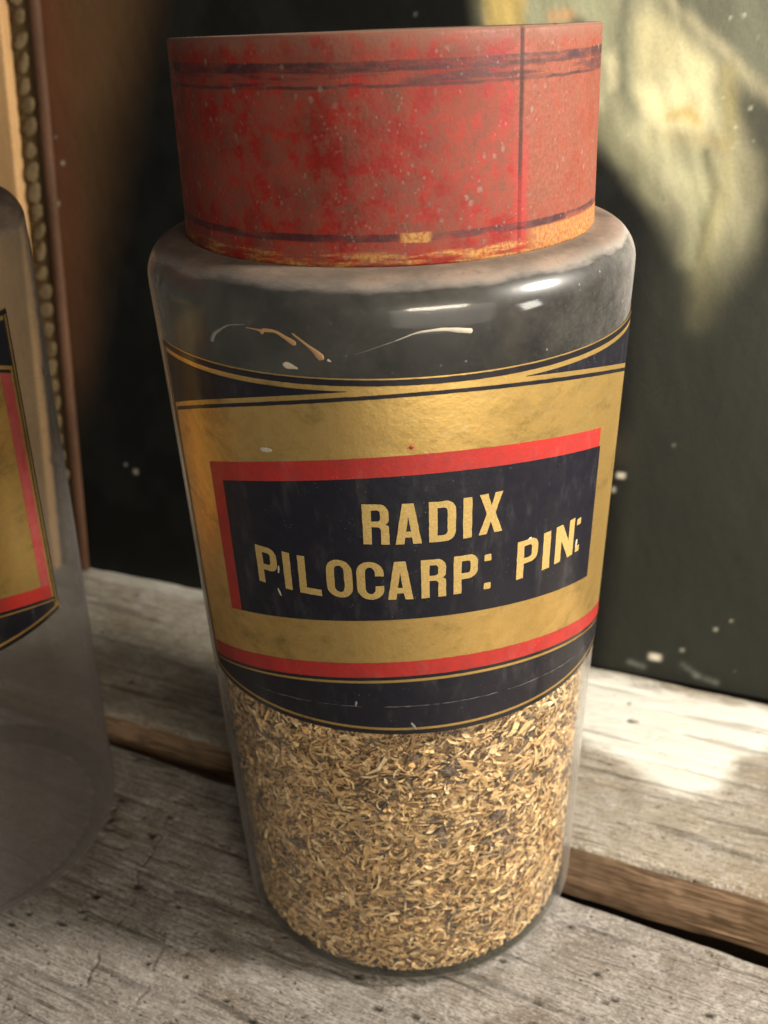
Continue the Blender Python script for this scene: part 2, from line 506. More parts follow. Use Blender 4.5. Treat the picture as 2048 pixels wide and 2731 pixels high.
def paint_canvas():
    st = 0.75
    us = np.arange(-181, 262, st); vsn = np.arange(-1.0, 342, st)
    U, V = np.meshgrid(us, vsn, indexing='ij')
    jx = 3.2 * (fbm(U * 0.08, V * 0.08, 101, 3) - 0.5); jy = 3.2 * (fbm(U * 0.08, V * 0.08, 111, 3) - 0.5)
    Uj = U + jx; Vj = V + jy
    n1 = fbm(U * 0.05, V * 0.05, 121, 5)
    n2 = fbm(U * 0.35, V * 0.22, 131, 4)
    col = np.zeros(U.shape + (3,))
    col[:] = srgb((21, 22, 19))
    k = sstep(0.35, 0.65, n1)[..., None]
    col = col * (1 - k) + srgb((12, 13, 10)) * k
    # brown glow of the upper left ground
    d = sstep(12, -38, Uj - (-112 - 0.31 * (264 - Vj)))[..., None] * sstep(20, 120, Vj)[..., None]
    col = col * (1 - d) + srgb((96, 70, 44)) * d
    d2 = (sstep(-150, -172, Uj) * sstep(70, 200, Vj))[..., None] * 0.8
    col = col * (1 - d2) + srgb((108, 66, 44)) * d2
    # faint brown roses low on the right
    for (cx, cy2, rr, a) in ((140, 78, 9, 0.45), (131, 27, 10, 0.35), (104, 60, 7, 0.2), (96, 97, 7, 0.22)):
        q = np.exp(-(((Uj - cx) / rr) ** 2 + ((Vj - cy2) / (rr * 1.2)) ** 2))[..., None] * a
        col = col * (1 - q) + srgb((88, 74, 56)) * q

    def fillp(name, c, soft, amt=1.0, nz=0.0):
        nonlocal col
        s = poly_sdf(Uj, Vj, POLY[name])
        a = (sstep(-soft, soft, s) * amt * (1 - nz + nz * 2 * n2))[..., None]
        a = np.clip(a, 0, 1)
        col = col * (1 - a) + srgb(c) * a

    def stroke(name, w, c, amt=1.0, nz=0.3):
        nonlocal col
        dd = np.full(U.shape, 1e9)
        pts = STROKE[name]
        for (a, b) in zip(pts[:-1], pts[1:]):
            L2 = (b[0] - a[0]) ** 2 + (b[1] - a[1]) ** 2
            t = np.clip(((Uj - a[0]) * (b[0] - a[0]) + (Vj - a[1]) * (b[1] - a[1])) / L2, 0, 1)
            dd = np.minimum(dd, np.hypot(Uj - a[0] - t * (b[0] - a[0]), Vj - a[1] - t * (b[1] - a[1])))
        a = (np.exp(-(dd / w) ** 2) * amt * (1 - nz + 2 * nz * n2))[..., None]
        a = np.clip(a, 0, 1)
        col = col * (1 - a) + srgb(c) * a

    fillp('greyright', (104, 104, 88), 5, 0.9)
    fillp('body', (156, 152, 124), 9.0, 1.0)
    fade = (sstep(205, 148, Vj) * 0.86 * sstep(88, 106, Uj))[..., None]
    col = col * (1 - fade) + srgb((44, 45, 37)) * fade
    fillp('mid', (150, 150, 122), 3)
    fillp('greydk', (66, 66, 55), 6, 0.9)
    fillp('yel', (192, 168, 104), 3)
    fillp('cream2', (198, 188, 146), 6, 0.9, 0.3)
    fillp('cream1', (206, 198, 156), 7, 0.95, 0.3)
    fillp('white', (206, 196, 160), 3)
    stroke('fold', 3.4, (112, 112, 92), 0.95)
    stroke('edge', 3.6, (120, 118, 92), 0.7)
    stroke('diag', 2.2, (176, 166, 132), 0.45)
    stroke('sh1', 3.6, (142, 124, 84), 0.55)
    stroke('sh2', 2.4, (176, 152, 92), 0.7)
    stroke('v1', 3.2, (150, 140, 98), 0.7)
    stroke('h1', 5.0, (176, 172, 138), 0.8)
    stroke('h2', 4.6, (146, 144, 114), 0.7)
    stroke('gap', 2.2, (104, 102, 78), 0.9)
    stroke('tail1', 4.2, (148, 141, 102), 0.6)
    stroke('tail2', 4.4, (112, 108, 84), 0.5)
    f2 = (sstep(190, 147, Vj) * 0.8 * sstep(96, 108, Uj))[..., None]
    col = col * (1 - f2) + srgb((36, 37, 31)) * f2
    stroke('eye', 2.2, (92, 92, 80), 0.8)
    stroke('flesh', 2.2, (206, 158, 112), 0.7)
    # streaky hatching of the brush inside the light passages
    lum = col.mean(-1, keepdims=True)
    br = (fbm(Uj * 0.30 + 0.1 * Vj, Vj * 0.07, 141, 4) - 0.5)[..., None]
    col = col * (1 + 0.35 * br * sstep(0.05, 0.2, lum) + 0.3 * br)
    # pale flecks
    fl = [(117.4, 8.5, 2.6, 1.7, 1.0), (95.6, 86.4, 1.8, 1.3, .8), (93.2, 80.0, 1.0, 1.3, .45), (-168.9, 201.4, 1.0, .9, .7),
          (-173.6, 183.4, .9, 1.2, .8), (-140.3, 57, 1.5, 1.4, .45), (-146, 60, .9, .9, .4), (140, 26, .8, .8, .5), (128, 14, .9, .8, .4)]
    for i in range(36):
        fl.append((rng.uniform(-178, 258), rng.uniform(0, 338), rng.uniform(.35, .8), rng.uniform(.35, .8), rng.uniform(.1, .45)))
    for i in range(50):
        fl.append((rng.uniform(115, 178), rng.uniform(205, 280), rng.uniform(.35, .7), rng.uniform(.35, .7), rng.uniform(.2, .6)))
    for (a, b, rx, ry, am) in fl:
        i0, i1 = np.searchsorted(us, (a - 3 * rx - 1, a + 3 * rx + 1)); j0, j1 = np.searchsorted(vsn, (b - 3 * ry - 1, b + 3 * ry + 1))
        q = (np.exp(-(((U[i0:i1, j0:j1] - a) / rx) ** 4 + ((V[i0:i1, j0:j1] - b) / ry) ** 4)) * am)[..., None]
        col[i0:i1, j0:j1] = col[i0:i1, j0:j1] * (1 - q) + srgb((205, 198, 178)) * q
    # scrape of pale paint by the lower edge
    for (a, b) in (((129, 7.5), (135, 3.6)), ((135, 3.6), (143, 2.0)), ((107, 4.0), (113, 3.0))):
        t = np.clip(((U - a[0]) * (b[0] - a[0]) + (V - a[1]) * (b[1] - a[1])) / ((b[0] - a[0]) ** 2 + (b[1] - a[1]) ** 2), 0, 1)
        dd = np.hypot(U - a[0] - t * (b[0] - a[0]), V - a[1] - t * (b[1] - a[1]))
        q = (np.exp(-(dd / 1.3) ** 2) * 0.55 * n2 * 1.5)[..., None]
        col = col * (1 - q) + srgb((120, 122, 112)) * q
    col = np.clip(col * 0.92, 0, 1)
    relief = 0.25 * (n2 - 0.5) + 0.25 * br[..., 0] * sstep(0.05, 0.2, lum[..., 0])
    verts = np.stack([U, -relief * 0.5, V], -1).reshape(-1, 3)
    nu, nv = U.shape
    faces = grid_faces(nu, nv)
    nb = len(verts)
    # board behind the paint
    b0 = np.array([[-181, 0.4, -1], [261.0, 0.4, -1], [261.0, 0.4, 340.5], [-181, 0.4, 340.5],
                   [-181, 16, -1], [261.0, 16, -1], [261.0, 16, 340.5], [-181, 16, 340.5]], float)
    faces += [tuple(nb + x for x in q) for q in ((4, 5, 6, 7)[::-1], (0, 1, 5, 4)[::-1], (1, 2, 6, 5)[::-1], (2, 3, 7, 6)[::-1], (3, 0, 4, 7)[::-1])]
    me = new_mesh('canvas', np.concatenate([verts, b0]), faces)
    ca = me.color_attributes.new('paint', 'FLOAT_COLOR', 'POINT')
    cc = np.ones((nb + 8, 4), np.float32)
    cc[:nb, :3] = col.reshape(-1, 3)
    cc[nb:, :3] = (0.05, 0.04, 0.03)
    ca.data.foreach_set('color', cc.ravel())
    return me


def mat_paint():
    t = NT('old_oil_paint')
    p = t.mm()
    c = t.attr('paint', 'Color')
    n = t.noise(p, 0.9, 4, 0.7)
    c = t.mix(t.step(n, 0.3, 0.7, 0.0, 0.35), c, t.mix(1.0, c, (0.45, 0.45, 0.42), 'MULTIPLY'))
    weave = t.noise(t.scale(p, (1.6, 1, 0.5)), 1.0, 3, 0.6)
    return t.done(t.bsdf(c, 0.55, 0, t.bump(weave, 0.4, 0.0004), spec=0.2))


obj('canvas', paint_canvas(), mat_paint(), paint_root)


def box_mesh(name, x0, x1, y0, y1, z0, z1, bev=0.6, seg=2):
    bm = bmesh.new()
    bmesh.ops.create_cube(bm, size=1)
    for v in bm.verts:
        v.co = Vector(((x0 + x1) / 2 + v.co.x * (x1 - x0), (y0 + y1) / 2 + v.co.y * (y1 - y0), (z0 + z1) / 2 + v.co.z * (z1 - z0)))
    if bev:
        bmesh.ops.bevel(bm, geom=bm.edges[:], offset=bev, segments=seg, affect='EDGES', profile=0.6)
    vv = [tuple(v.co) for v in bm.verts]
    bm.verts.index_update()
    ff = [[v.index for v in f.verts] for f in bm.faces]
    bm.free()
    return new_mesh(name, vv, ff, smooth=False)


def mat_gilt(name, a, b, c2, metal=0.35, rough=0.5):
    t = NT(name)
    p = t.mm()
    n = t.noise(t.scale(p, (0.12, 0.12, 0.03)), 1.0, 4, 0.6)
    n2 = t.noise(p, 0.8, 3, 0.6)
    c = t.mix(t.step(n, 0.3, 0.7), a, b)
    c = t.mix(t.step(n2, 0.5, 0.75, 0, 0.6), c, c2)
    return t.done(t.bsdf(c, rough, metal, t.bump(n2, 0.6, 0.0008), spec=0.15))


gilt = mat_gilt('rubbed_gilt', (0.50, 0.295, 0.13), (0.58, 0.355, 0.165), (0.42, 0.24, 0.105), 0.1, 0.55)
bead_m = mat_gilt('tarnished_bead', (0.115, 0.078, 0.038), (0.16, 0.112, 0.058), (0.045, 0.03, 0.014), 0.0, 0.8)
recess_m = mat_gilt('shade_dark_recess', (0.075, 0.048, 0.02), (0.10, 0.065, 0.028), (0.04, 0.025, 0.012), 0.1, 0.6)  # channel coloured dark for the shadow around the beads
red_m = mat_gilt('red_bole_slip', (0.07, 0.033, 0.018), (0.11, 0.055, 0.03), (0.045, 0.022, 0.012), 0.05, 0.6)

frame = obj('frame_rail', box_mesh('frame_rail', -290, -190.4, -7, 20, -3, 345, 1.2), gilt, paint_root)
obj('bead_channel', box_mesh('bead_channel', -190.4, -179.6, -1.6, 12, -3, 345, 0.0), recess_m, frame)
# slender slip between beads and canvas, softly rounded
sl_v = []; sl_n = 10
zz = np.linspace(-3, 345, 60)
for z in zz:
    for k in range(sl_n):
        a = math.pi * k / (sl_n - 1)
        sl_v.append((-176.4 - 3.2 * math.cos(a), -2.6 * math.sin(a) - 0.6, z))
obj('slip', new_mesh('slip', sl_v, grid_faces(len(zz), sl_n)), red_m, frame)


def bead_mesh(seed):
    br_ = np.random.default_rng(seed)
    nu, nv = 16, 10
    A, B = np.meshgrid(2 * np.pi * np.arange(nu) / nu, np.pi * np.arange(nv) / (nv - 1), indexing='ij')
    k = 1 + 0.7 * (fbm(np.cos(A) * np.sin(B) * 1.3 + 5, np.sin(A) * np.sin(B) * 1.3 + np.cos(B), seed, 2) - 0.5)
    sx, sz = br_.uniform(3.7, 4.5), br_.uniform(3.4, 4.1)
    x = sx * np.sin(B) * np.cos(A) * k
    zc = sz * np.sin(B) * np.sin(A) * k + 0.38 * x
    y = -1.5 * np.cos(B) * k
    return new_mesh('bead', np.stack([x, y, zc], -1).reshape(-1, 3), grid_faces(nu, nv, wrap=True))


beads = [bead_mesh(300 + q) for q in range(6)]
z = 4.0
q = 0
while z < 341:
    b = obj('bead', beads[(q * 5 + q // 3) % 6], bead_m, frame)
    b.location = Vector((-185.2 + random.uniform(-.5, .5), -1.5, z + random.uniform(-.5, .5))) * MM
    b.rotation_euler = (0, random.uniform(-.25, .25), random.uniform(-.25, .25))
    q += 1
    z += 9.2

# ================================================================== JARS
ZS, TP = 206.1, 0.1065


def rad(z):
    return 60.0 * (1 - TP * (1 - np.asarray(z, float) / ZS))


def wallpt(u, v, off=0.0):
    """label coordinates: u = 60 mm x angle from the front, v = height"""
    th = np.asarray(u, float) / 60.0
    r = rad(v) + off
    return np.stack([r * np.sin(th), -r * np.cos(th), np.asarray(v, float) + 0 * th], -1)


def jar_profile(lift=0.0):
    out = [(0.0, -1.4), (40, -1.6), (43, -3.0), (44.6, -3.2), (46.2, -2.9), (48.2, -1.4), (49.4, -0.3)]
    rb = float(rad(3.0))
    for k in range(1, 9):
        a = math.pi / 2 * k / 8
        out.append((49.8 + (rb - 49.8) * math.sin(a), 3.0 - 3.2 * math.cos(a)))
    for z in np.linspace(8, 199, 24):
        out.append((float(rad(z)), float(z)))
    r1 = float(rad(200.5))
    for k in range(1, 13):
        a = math.pi / 2 * k / 12
        out.append((r1 - 7.5 + 7.5 * math.cos(a), 200.5 + 8.6 * math.sin(a)))
    out += [(51.0, 209.25), (48.0, 209.4), (46.6, 210.4), (46.2, 213), (46.2, 226), (45.4, 226.8), (44.2, 226.6)]
    n_out = len(out)
    inn = [(43.4, 225), (43.2, 213), (43.6, 208.5), (46, 206.6), (50.0, 206.0), (53.6, 204.2), (56.2, 200.0)]
    for z in np.linspace(196, 10, 20):
        inn.append((float(rad(z)) - 2.0, float(z)))
    inn += [(51.9, 6.0), (51.5, 3.2), (50.7, 1.6), (48, 1.1), (20, 1.0), (0, 1.0)]
    up = lambda P: [(r, z + (lift if z > 199.5 else 0.0)) for r, z in P]
    return up(out), up(inn), n_out


def lathe(prof, nth, warp=0.0, seed=1):
    P = np.array(prof, float)
    th = np.linspace(0, 2 * math.pi, nth, endpoint=False)
    Rr = P[None, :, 0] * (1 + warp * (fbm(th[:, None] * 0 + 3 * np.cos(th)[:, None] + 5, P[None, :, 1] * 0.02 + 2 * np.sin(th)[:, None], seed, 2) - 0.5))
    X = Rr * np.sin(th)[:, None]; Y = -Rr * np.cos(th)[:, None]
    Z = np.broadcast_to(P[None, :, 1], X.shape)
    return np.stack([X, Y, Z], -1).reshape(-1, 3), grid_faces(nth, len(P), wrap=True)


def mat_glass(name, tint, dust_lo, dust_hi, dust_col, gloss=0.07, shoulder=True, refl=1.0, low=0.0):
    t = NT(name)
    p = t.mm()
    geo = t.n('ShaderNodeNewGeometry')
    dot = t.n('ShaderNodeVectorMath', operation='DOT_PRODUCT')
    t.link(geo.outputs['Normal'], dot.inputs[0]); t.link(geo.outputs['Incoming'], dot.inputs[1])
    cosv = t.math('ABSOLUTE', dot.outputs['Value'])
    F = t.math('ADD', t.math('MULTIPLY', t.math('POWER', t.math('SUBTRACT', 1.0, cosv), 5.0), 0.9 * refl), 0.045 * refl)
    wave = t.noise(t.scale(p, (0.05, 0.05, 0.02)), 1.0, 2, 0.5)
    nb = t.bump(wave, 0.25, 0.002)
    tr = t.n('ShaderNodeBsdfTransparent'); t.put(tr.inputs[0], tint)
    gl = t.n('ShaderNodeBsdfGlossy'); t.put(gl.inputs['Color'], (1, 1, 1)); gl.inputs['Roughness'].default_value = gloss
    t.link(nb, gl.inputs['Normal'])
    gl2 = t.n('ShaderNodeBsdfGlossy'); t.put(gl2.inputs['Color'], (1, 1, 1)); gl2.inputs['Roughness'].default_value = 0.38
    mg = t.n('ShaderNodeMixShader'); mg.inputs[0].default_value = 0.45 if dust_hi > 0 else 0.0
    t.link(gl.outputs[0], mg.inputs[1]); t.link(gl2.outputs[0], mg.inputs[2])
    m1 = t.n('ShaderNodeMixShader'); t.put(m1.inputs[0], F)
    t.link(tr.outputs[0], m1.inputs[1]); t.link(mg.outputs[0], m1.inputs[2])
    if dust_hi <= 0:
        return t.done(m1.outputs[0])
    # film of dust: the longer the path through it, the more it hides
    n1 = t.noise(p, 0.11, 5, 0.65)
    n2 = t.noise(p, 0.9, 4, 0.7)
    speck = t.math('MULTIPLY', t.step(t.voro(p, 0.42), 0.16, 0.06), t.step(t.noise(p, 0.3, 2), 0.5, 0.62))
    a0 = t.math('ADD', t.step(n1, 0.25, 0.8, dust_lo, dust_hi * 0.8), t.step(n2, 0.45, 0.75, 0.0, dust_hi * 0.6))
    a0 = t.math('ADD', a0, t.math('MULTIPLY', speck, 0.25))
    if low:
        a0 = t.math('ADD', a0, t.step(t.xyz(p)[2], 130, 40, 0.0, low))
    col = dust_col
    if shoulder:
        xyz = t.xyz(p)
        a0 = t.math('ADD', a0, t.math('MULTIPLY', t.step(xyz[2], 180, 206), t.step(n1, 0.2, 0.8, 0.01, 0.05)))
        smudge = t.noise(t.scale(p, (0.07, 0.07, 0.25)), 1.0, 4, 0.6)
        zz = t.math('ADD', xyz[2], t.math('MULTIPLY', t.math('SUBTRACT', smudge, 0.5), 3.0))
        sh = t.step(zz, 205.8, 208.6)
        shd = t.math('MULTIPLY', sh, t.step(smudge, 0.25, 0.6, 0.62, 0.97))
        a0 = t.math('MAXIMUM', a0, shd)
        c_sh = t.mix(t.step(smudge, 0.3, 0.7), (0.105, 0.082, 0.064), (0.185, 0.135, 0.106))
        c_sh = t.mix(t.step(n2, 0.5, 0.72, 0, 0.5), c_sh, (0.09, 0.065, 0.05))
        col = t.mix(sh, dust_col, c_sh)
    a0 = t.math('MINIMUM', a0, 0.985)
    inv = t.math('DIVIDE', 1.0, t.math('MAXIMUM', cosv, 0.14))
    fac = t.math('SUBTRACT', 1.0, t.math('POWER', t.math('SUBTRACT', 1.0, a0), inv))
    df = t.n('ShaderNodeBsdfDiffuse'); t.put(df.inputs[0], col)
    m2 = t.n('ShaderNodeMixShader'); t.put(m2.inputs[0], fac)
    t.link(m1.outputs[0], m2.inputs[1]); t.link(df.outputs[0], m2.inputs[2])
    return t.done(m2.outputs[0])


def mat_print(name, col, rough, metal, wear, wear_col, coat=0.6, tex=0.0, specks=0.5, aged=False):
    t = NT(name)
    p = t.mm()
    n1 = t.noise(p, 0.22, 5, 0.65)
    n2 = t.noise(p, 1.6, 3, 0.7)
    c = t.mix(t.step(n1, 0.35, 0.7, 0, wear), col, wear_col)
    if tex:
        c = t.mix(t.step(n2, 0.35, 0.7, 0, tex), c, tuple(0.55 * x for x in col))
    if aged:
        tarn = t.math('MULTIPLY', t.step(t.noise(t.scale(p, (0.05, 0.09, 1), (2, 5, 0)), 1.0, 5, 0.7, 0.6), 0.5, 0.72), t.step(t.noise(p, 0.6, 4, 0.7), 0.35, 0.6, 0.35, 1.0))
        c = t.mix(t.math('MULTIPLY', tarn, 0.6), c, (0.26, 0.19, 0.06))
        fibre = t.step(t.noise(t.scale(p, (0.5, 0.16, 1), (1, 3, 0)), 1.0, 4, 0.75, 1.5), 0.60, 0.66)
        c = t.mix(t.math('MULTIPLY', fibre, 0.22), c, (0.95, 0.80, 0.45))
    sp = t.math('MULTIPLY', t.step(t.voro(p, 1.1), 0.13, 0.06), t.step(t.noise(p, 0.16, 3), 0.5, 0.62))
    sp = t.math('MULTIPLY', sp, specks)
    c = t.mix(sp, c, (0.55, 0.50, 0.42))
    smear = t.math('MULTIPLY', t.step(t.noise(t.scale(p, (0.16, 0.05, 1)), 1.0, 4, 0.7), 0.5, 0.78), 0.05 * (1 if specks else 0))
    c = t.mix(smear, c, (0.45, 0.42, 0.38))
    rg = t.math('ADD', rough, t.math('MULTIPLY', t.math('SUBTRACT', n1, 0.5), 0.2))
    h = t.math('ADD', t.math('MULTIPLY', n1, 1.0), t.math('MULTIPLY', n2, 0.12))
    nb = t.bump(h, 0.22, 0.0006)
    met = t.math('MULTIPLY', metal, t.math('SUBTRACT', 1.0, sp))
    return t.done(t.bsdf(c, rg, met, nb, coat=coat, coat_rough=0.12))


M_gold = mat_print('gold_leaf', (1.0, 0.665, 0.225), 0.40, 0.93, 0.6, (0.72, 0.45, 0.125), 0.2, 0.2, 0.3, aged=True)
M_goldtxt = mat_print('gold_lettering', (0.55, 0.385, 0.135), 0.45, 0.4, 0.4, (0.43, 0.29, 0.095), 0.3, 0.55, 0.0)
M_navy = mat_print('navy_print', (0.0045, 0.0042, 0.009), 0.42, 0.0, 0.35, (0.007, 0.006, 0.007), 0.25, 0.0, 0.3)
M_black = mat_print('black_print', (0.006, 0.005, 0.007), 0.4, 0.0, 0.3, (0.014, 0.010, 0.008), 0.6, 0.0, 0.0)
M_red = mat_print('red_print', (0.31, 0.017, 0.012), 0.5, 0.0, 0.7, (0.20, 0.016, 0.014), 0.25, 0.2, 0.4)
M_red_side = mat_print('faded_red_print', (0.25, 0.032, 0.03), 0.45, 0.0, 0.6, (0.30, 0.075, 0.065), 0.5, 0.2, 0.2)
M_scr = mat_print('grey_scratch', (0.10, 0.095, 0.095), 0.6, 0.0, 0.9, (0.025, 0.025, 0.03), 0.1, 0.6, 0.0)

# ------------------------------------------------------------------ label drawing
UC = 8.5
UL, UR = -68.4, 85.4


def par(peak, b):
    return lambda u: peak - b * (u - UC) ** 2


def const(v):
    return lambda u: v + 0 * u


def strip(name, u0, u1, lo, hi, off, nv=2, jag=0.0, seed=0):
    """sheet between the curves lo(u) and hi(u), wrapped on the glass"""
    n = max(2, int(abs(u1 - u0) / 1.2) + 1)
    u = np.linspace(u0, u1, n)
    l = lo(u); h = np.maximum(hi(u), l + 0.02)
    if jag:
        l = l + jag * (fbm(u * 1.1, u * 0, seed, 2) - 0.5)
        h = h + jag * (fbm(u * 1.1, u * 0 + 7, seed, 2) - 0.5)
    U = np.repeat(u[:, None], nv, 1)
    t = np.linspace(0, 1, nv)[None, :]
    V = l[:, None] * (1 - t) + h[:, None] * t
    P = wallpt(U, V, off).reshape(-1, 3)
    q = np.stack([U, V, 0 * U], -1).reshape(-1, 3)
    return new_mesh(name, P, grid_faces(n, nv), q)


LAB = 0.30
arch = par(187.15, 0.00241)


def label_meshes():
    """(part name, mesh, material) of the printed label without its lettering"""
    L = []
    L.append(('border_line', strip('border_line', UL, UR, const(187.5), const(188.85), LAB + .08, 2, .12, 3), M_black))
    for a, b in ((UL + 1.9, UC - 19.5), (UC + 19.5, UR - 1.9)):
        L.append(('corner_wedge', strip('corner_wedge', a, b, lambda u: arch(u) - 0.0, const(186.35), LAB + .08), M_navy))
    L.append(('border_line', strip('border_line', UL + 2.8, UR - 2.8, lambda u: arch(u) - 2.05, lambda u: arch(u) - 1.15, LAB + .08, 2, .12, 5), M_black))
    nt, nbm = par(167.15, .00243), par(130.06, .00213)
    L.append(('title_panel', strip('title_panel', -46.5, 57.0, nbm, nt, LAB + .08, 14), M_navy))
    L.append(('red_band', strip('red_band', -51.0, 56.4, nt, par(171.9, .00244), LAB + .08, 3, .1, 8), M_red))
    L.append(('red_band', strip('red_band', -51.0, -46.5, lambda u: nbm(u) - 0.1, nt, LAB + .08, 8), M_red))
    r2t, r2b = par(117.85, .00228), par(113.55, .00230)
    L.append(('red_band', strip('red_band', UL + 2.9, UR - 2.9, r2b, r2t, LAB + .08, 3, .15, 9), M_red))
    L.append(('red_band', strip('red_band', UR - 7.2, UR - 2.9, r2t, lambda u: arch(u) - 2.05, LAB + .08, 10), M_red_side))
    L.append(('border_line', strip('border_line', UL + 1.6, UR - 1.6, lambda u: r2b(u) - 0.95, r2b, LAB + .08, 2, .08, 2), M_black))
    cres = lambda u: np.maximum(111.75 - .00222 * (u - UC) ** 2, 97.5)
    L.append(('bottom_crescent', strip('bottom_crescent', UL + 2.2, UR - 2.2, const(97.45), cres, LAB + .08, 6), M_navy))
    L.append(('border_line', strip('border_line', UL + .3, UR - .3, const(95.35), const(96.65), LAB + .08, 2, .06, 6), M_black))
    for s, e in ((UL, 1), (UR, -1)):
        for a, b in ((0.0, 0.55), (1.35, 1.85)):
            x0, x1 = sorted((s + e * a, s + e * b))
            L.append(('border_line', strip('border_line', x0, x1, const(98.0), const(187.5), LAB + .09, 30), M_black))
    return L


# ------------------------------------------------------------------ lettering
def arc(cx, cy, rx, ry, a0, a1, n=7):
    return [(cx + rx * math.cos(R(a0 + (a1 - a0) * i / (n - 1))), cy + ry * math.sin(R(a0 + (a1 - a0) * i / (n - 1)))) for i in range(n)]


S = 0.195
GLYPH = {
    'I': (0.2, [[(0, 0), (0, 1), (.2, 1), (.2, 0)]]),
    'L': (.58, [[(0, 0), (0, 1), (S, 1), (S, .17), (.58, .17), (.58, 0)]]),
    'A': (.60, [[(0, 0), (.165, .985), (.18, 1), (.42, 1), (.435, .985), (.60, 0), (.405, 0), (.378, .165), (.222, .165), (.195, 0)],
                [(.245, .315), (.355, .315), (.30, .70)]]),
    'X': (.60, [[(0, 0), (.19, .51), (.01, 1), (.215, 1), (.305, .70), (.40, 1), (.59, 1), (.41, .51), (.60, 0), (.395, 0), (.30, .30), (.20, 0)]]),
    'N': (.66, [[(0, 0), (0, 1), (.21, 1), (.46, .46), (.46, 1), (.66, 1), (.66, 0), (.46, 0), (.2, .56), (.2, 0)]]),
    'P': (.60, [[(0, 0), (0, 1)] + arc(.38, .78, .22, .22, 90, 0) + arc(.38, .58, .22, .20, 0, -90) + [(S, .38), (S, 0)],
                [(S, .53)] + arc(.34, .60, .075, .07, -90, 0, 4) + arc(.34, .78, .075, .07, 0, 90, 4) + [(S, .85)]]),
    'R': (.60, [[(0, 0), (0, 1)] + arc(.38, .78, .21, .22, 90, 0) + arc(.42, .62, .17, .13, 0, -60, 4) + arc(.46, .42, .13, .09, 50, 0, 4) + [(.595, 0), (.405, 0)] + arc(.33, .36, .075, .08, 0, 90, 4) + [(S, .44), (S, 0)],
                [(S, .58)] + arc(.33, .65, .07, .07, -90, 0, 4) + arc(.33, .78, .07, .07, 0, 90, 4) + [(S, .85)]]),
    'D': (.62, [[(0, 0), (0, 1)] + arc(.38, .76, .24, .24, 90, 0) + arc(.38, .24, .24, .24, 0, -90),
                [(S, .16)] + arc(.34, .25, .085, .09, -90, 0, 4) + arc(.34, .75, .085, .09, 0, 90, 4) + [(S, .84)]]),
    'O': (.62, [arc(.31, .72, .31, .28, 180, 0, 11) + arc(.31, .28, .31, .28, 0, -180, 11),
                arc(.31, .72, .115, .13, 180, 0, 8) + arc(.31, .28, .115, .13, 0, -180, 8)]),
    'C': (.62, [arc(.31, .72, .31, .28, 0, 180, 12) + arc(.31, .28, .31, .28, 180, 360, 12) + [(.62, .38), (.425, .36)] +
                arc(.31, .28, .115, .13, 360, 180, 8) + arc(.31, .72, .115, .13, 180, 0, 8) + [(.425, .63), (.62, .63)]]),
    '.': (.17, [[(.02, 0), (0, .02), (0, .15), (.02, .17), (.15, .17), (.17, .15), (.17, .02), (.15, 0)]]),
}


def glyph_mesh(ch, u0, u1, v0, h, off, seed):
    w, loops = GLYPH[ch]
    cu = bpy.data.curves.new('g', 'CURVE')
    cu.dimensions = '2D'
    cu.fill_mode = 'BOTH'
    gr = np.random.default_rng(seed)
    for lp in loops:
        # finer outline, slightly soft and uneven as hand-cut type
        pts = []
        n = len(lp)
        for i in range(n):
            a = lp[i]; b = lp[(i + 1) % n]
            L = math.hypot(b[0] - a[0], b[1] - a[1])
            k = max(1, int(L / 0.09))
            for j in range(k):
                pts.append((a[0] + (b[0] - a[0]) * j / k, a[1] + (b[1] - a[1]) * j / k))
        sp = cu.splines.new('POLY')
        sp.points.add(len(pts) - 1)
        for q, pnt in zip(sp.points, pts):
            jx, jy = gr.normal(0, 0.003, 2)
            q.co = (pnt[0] + jx, pnt[1] + jy, 0, 1)
        sp.use_cyclic_u = True
    tmp = bpy.data.objects.new('g', cu)
    COL.objects.link(tmp)
    dg = bpy.context.evaluated_depsgraph_get()
    me = bpy.data.meshes.new_from_object(tmp.evaluated_get(dg))
    bpy.data.objects.remove(tmp)
    bpy.data.curves.remove(cu)
    bm = bmesh.new()
    bm.from_mesh(me)
    bpy.data.meshes.remove(me)
    for x in np.arange(0.12, w, 0.12):
        bmesh.ops.bisect_plane(bm, geom=bm.verts[:] + bm.edges[:] + bm.faces[:], plane_co=(x, 0, 0), plane_no=(1, 0, 0))
    bm.verts.index_update()
    vv = np.array([v.co[:] for v in bm.verts])
    ff = [[v.index for v in f.verts] for f in bm.faces]
    bm.free()
    U = u0 + vv[:, 0] / w * (u1 - u0)
    V = v0 + vv[:, 1] * h
    me = new_mesh('letter', wallpt(U, V, off), ff, np.stack([U, V, 0 * U], -1))
    bm = bmesh.new(); bm.from_mesh(me)
    for f in bm.faces:
        c = f.calc_center_median()
        if f.normal.dot(Vector((c.x, c.y, 0))) < 0:
            f.normal_flip()
    bm.to_mesh(me); bm.free()
    return me


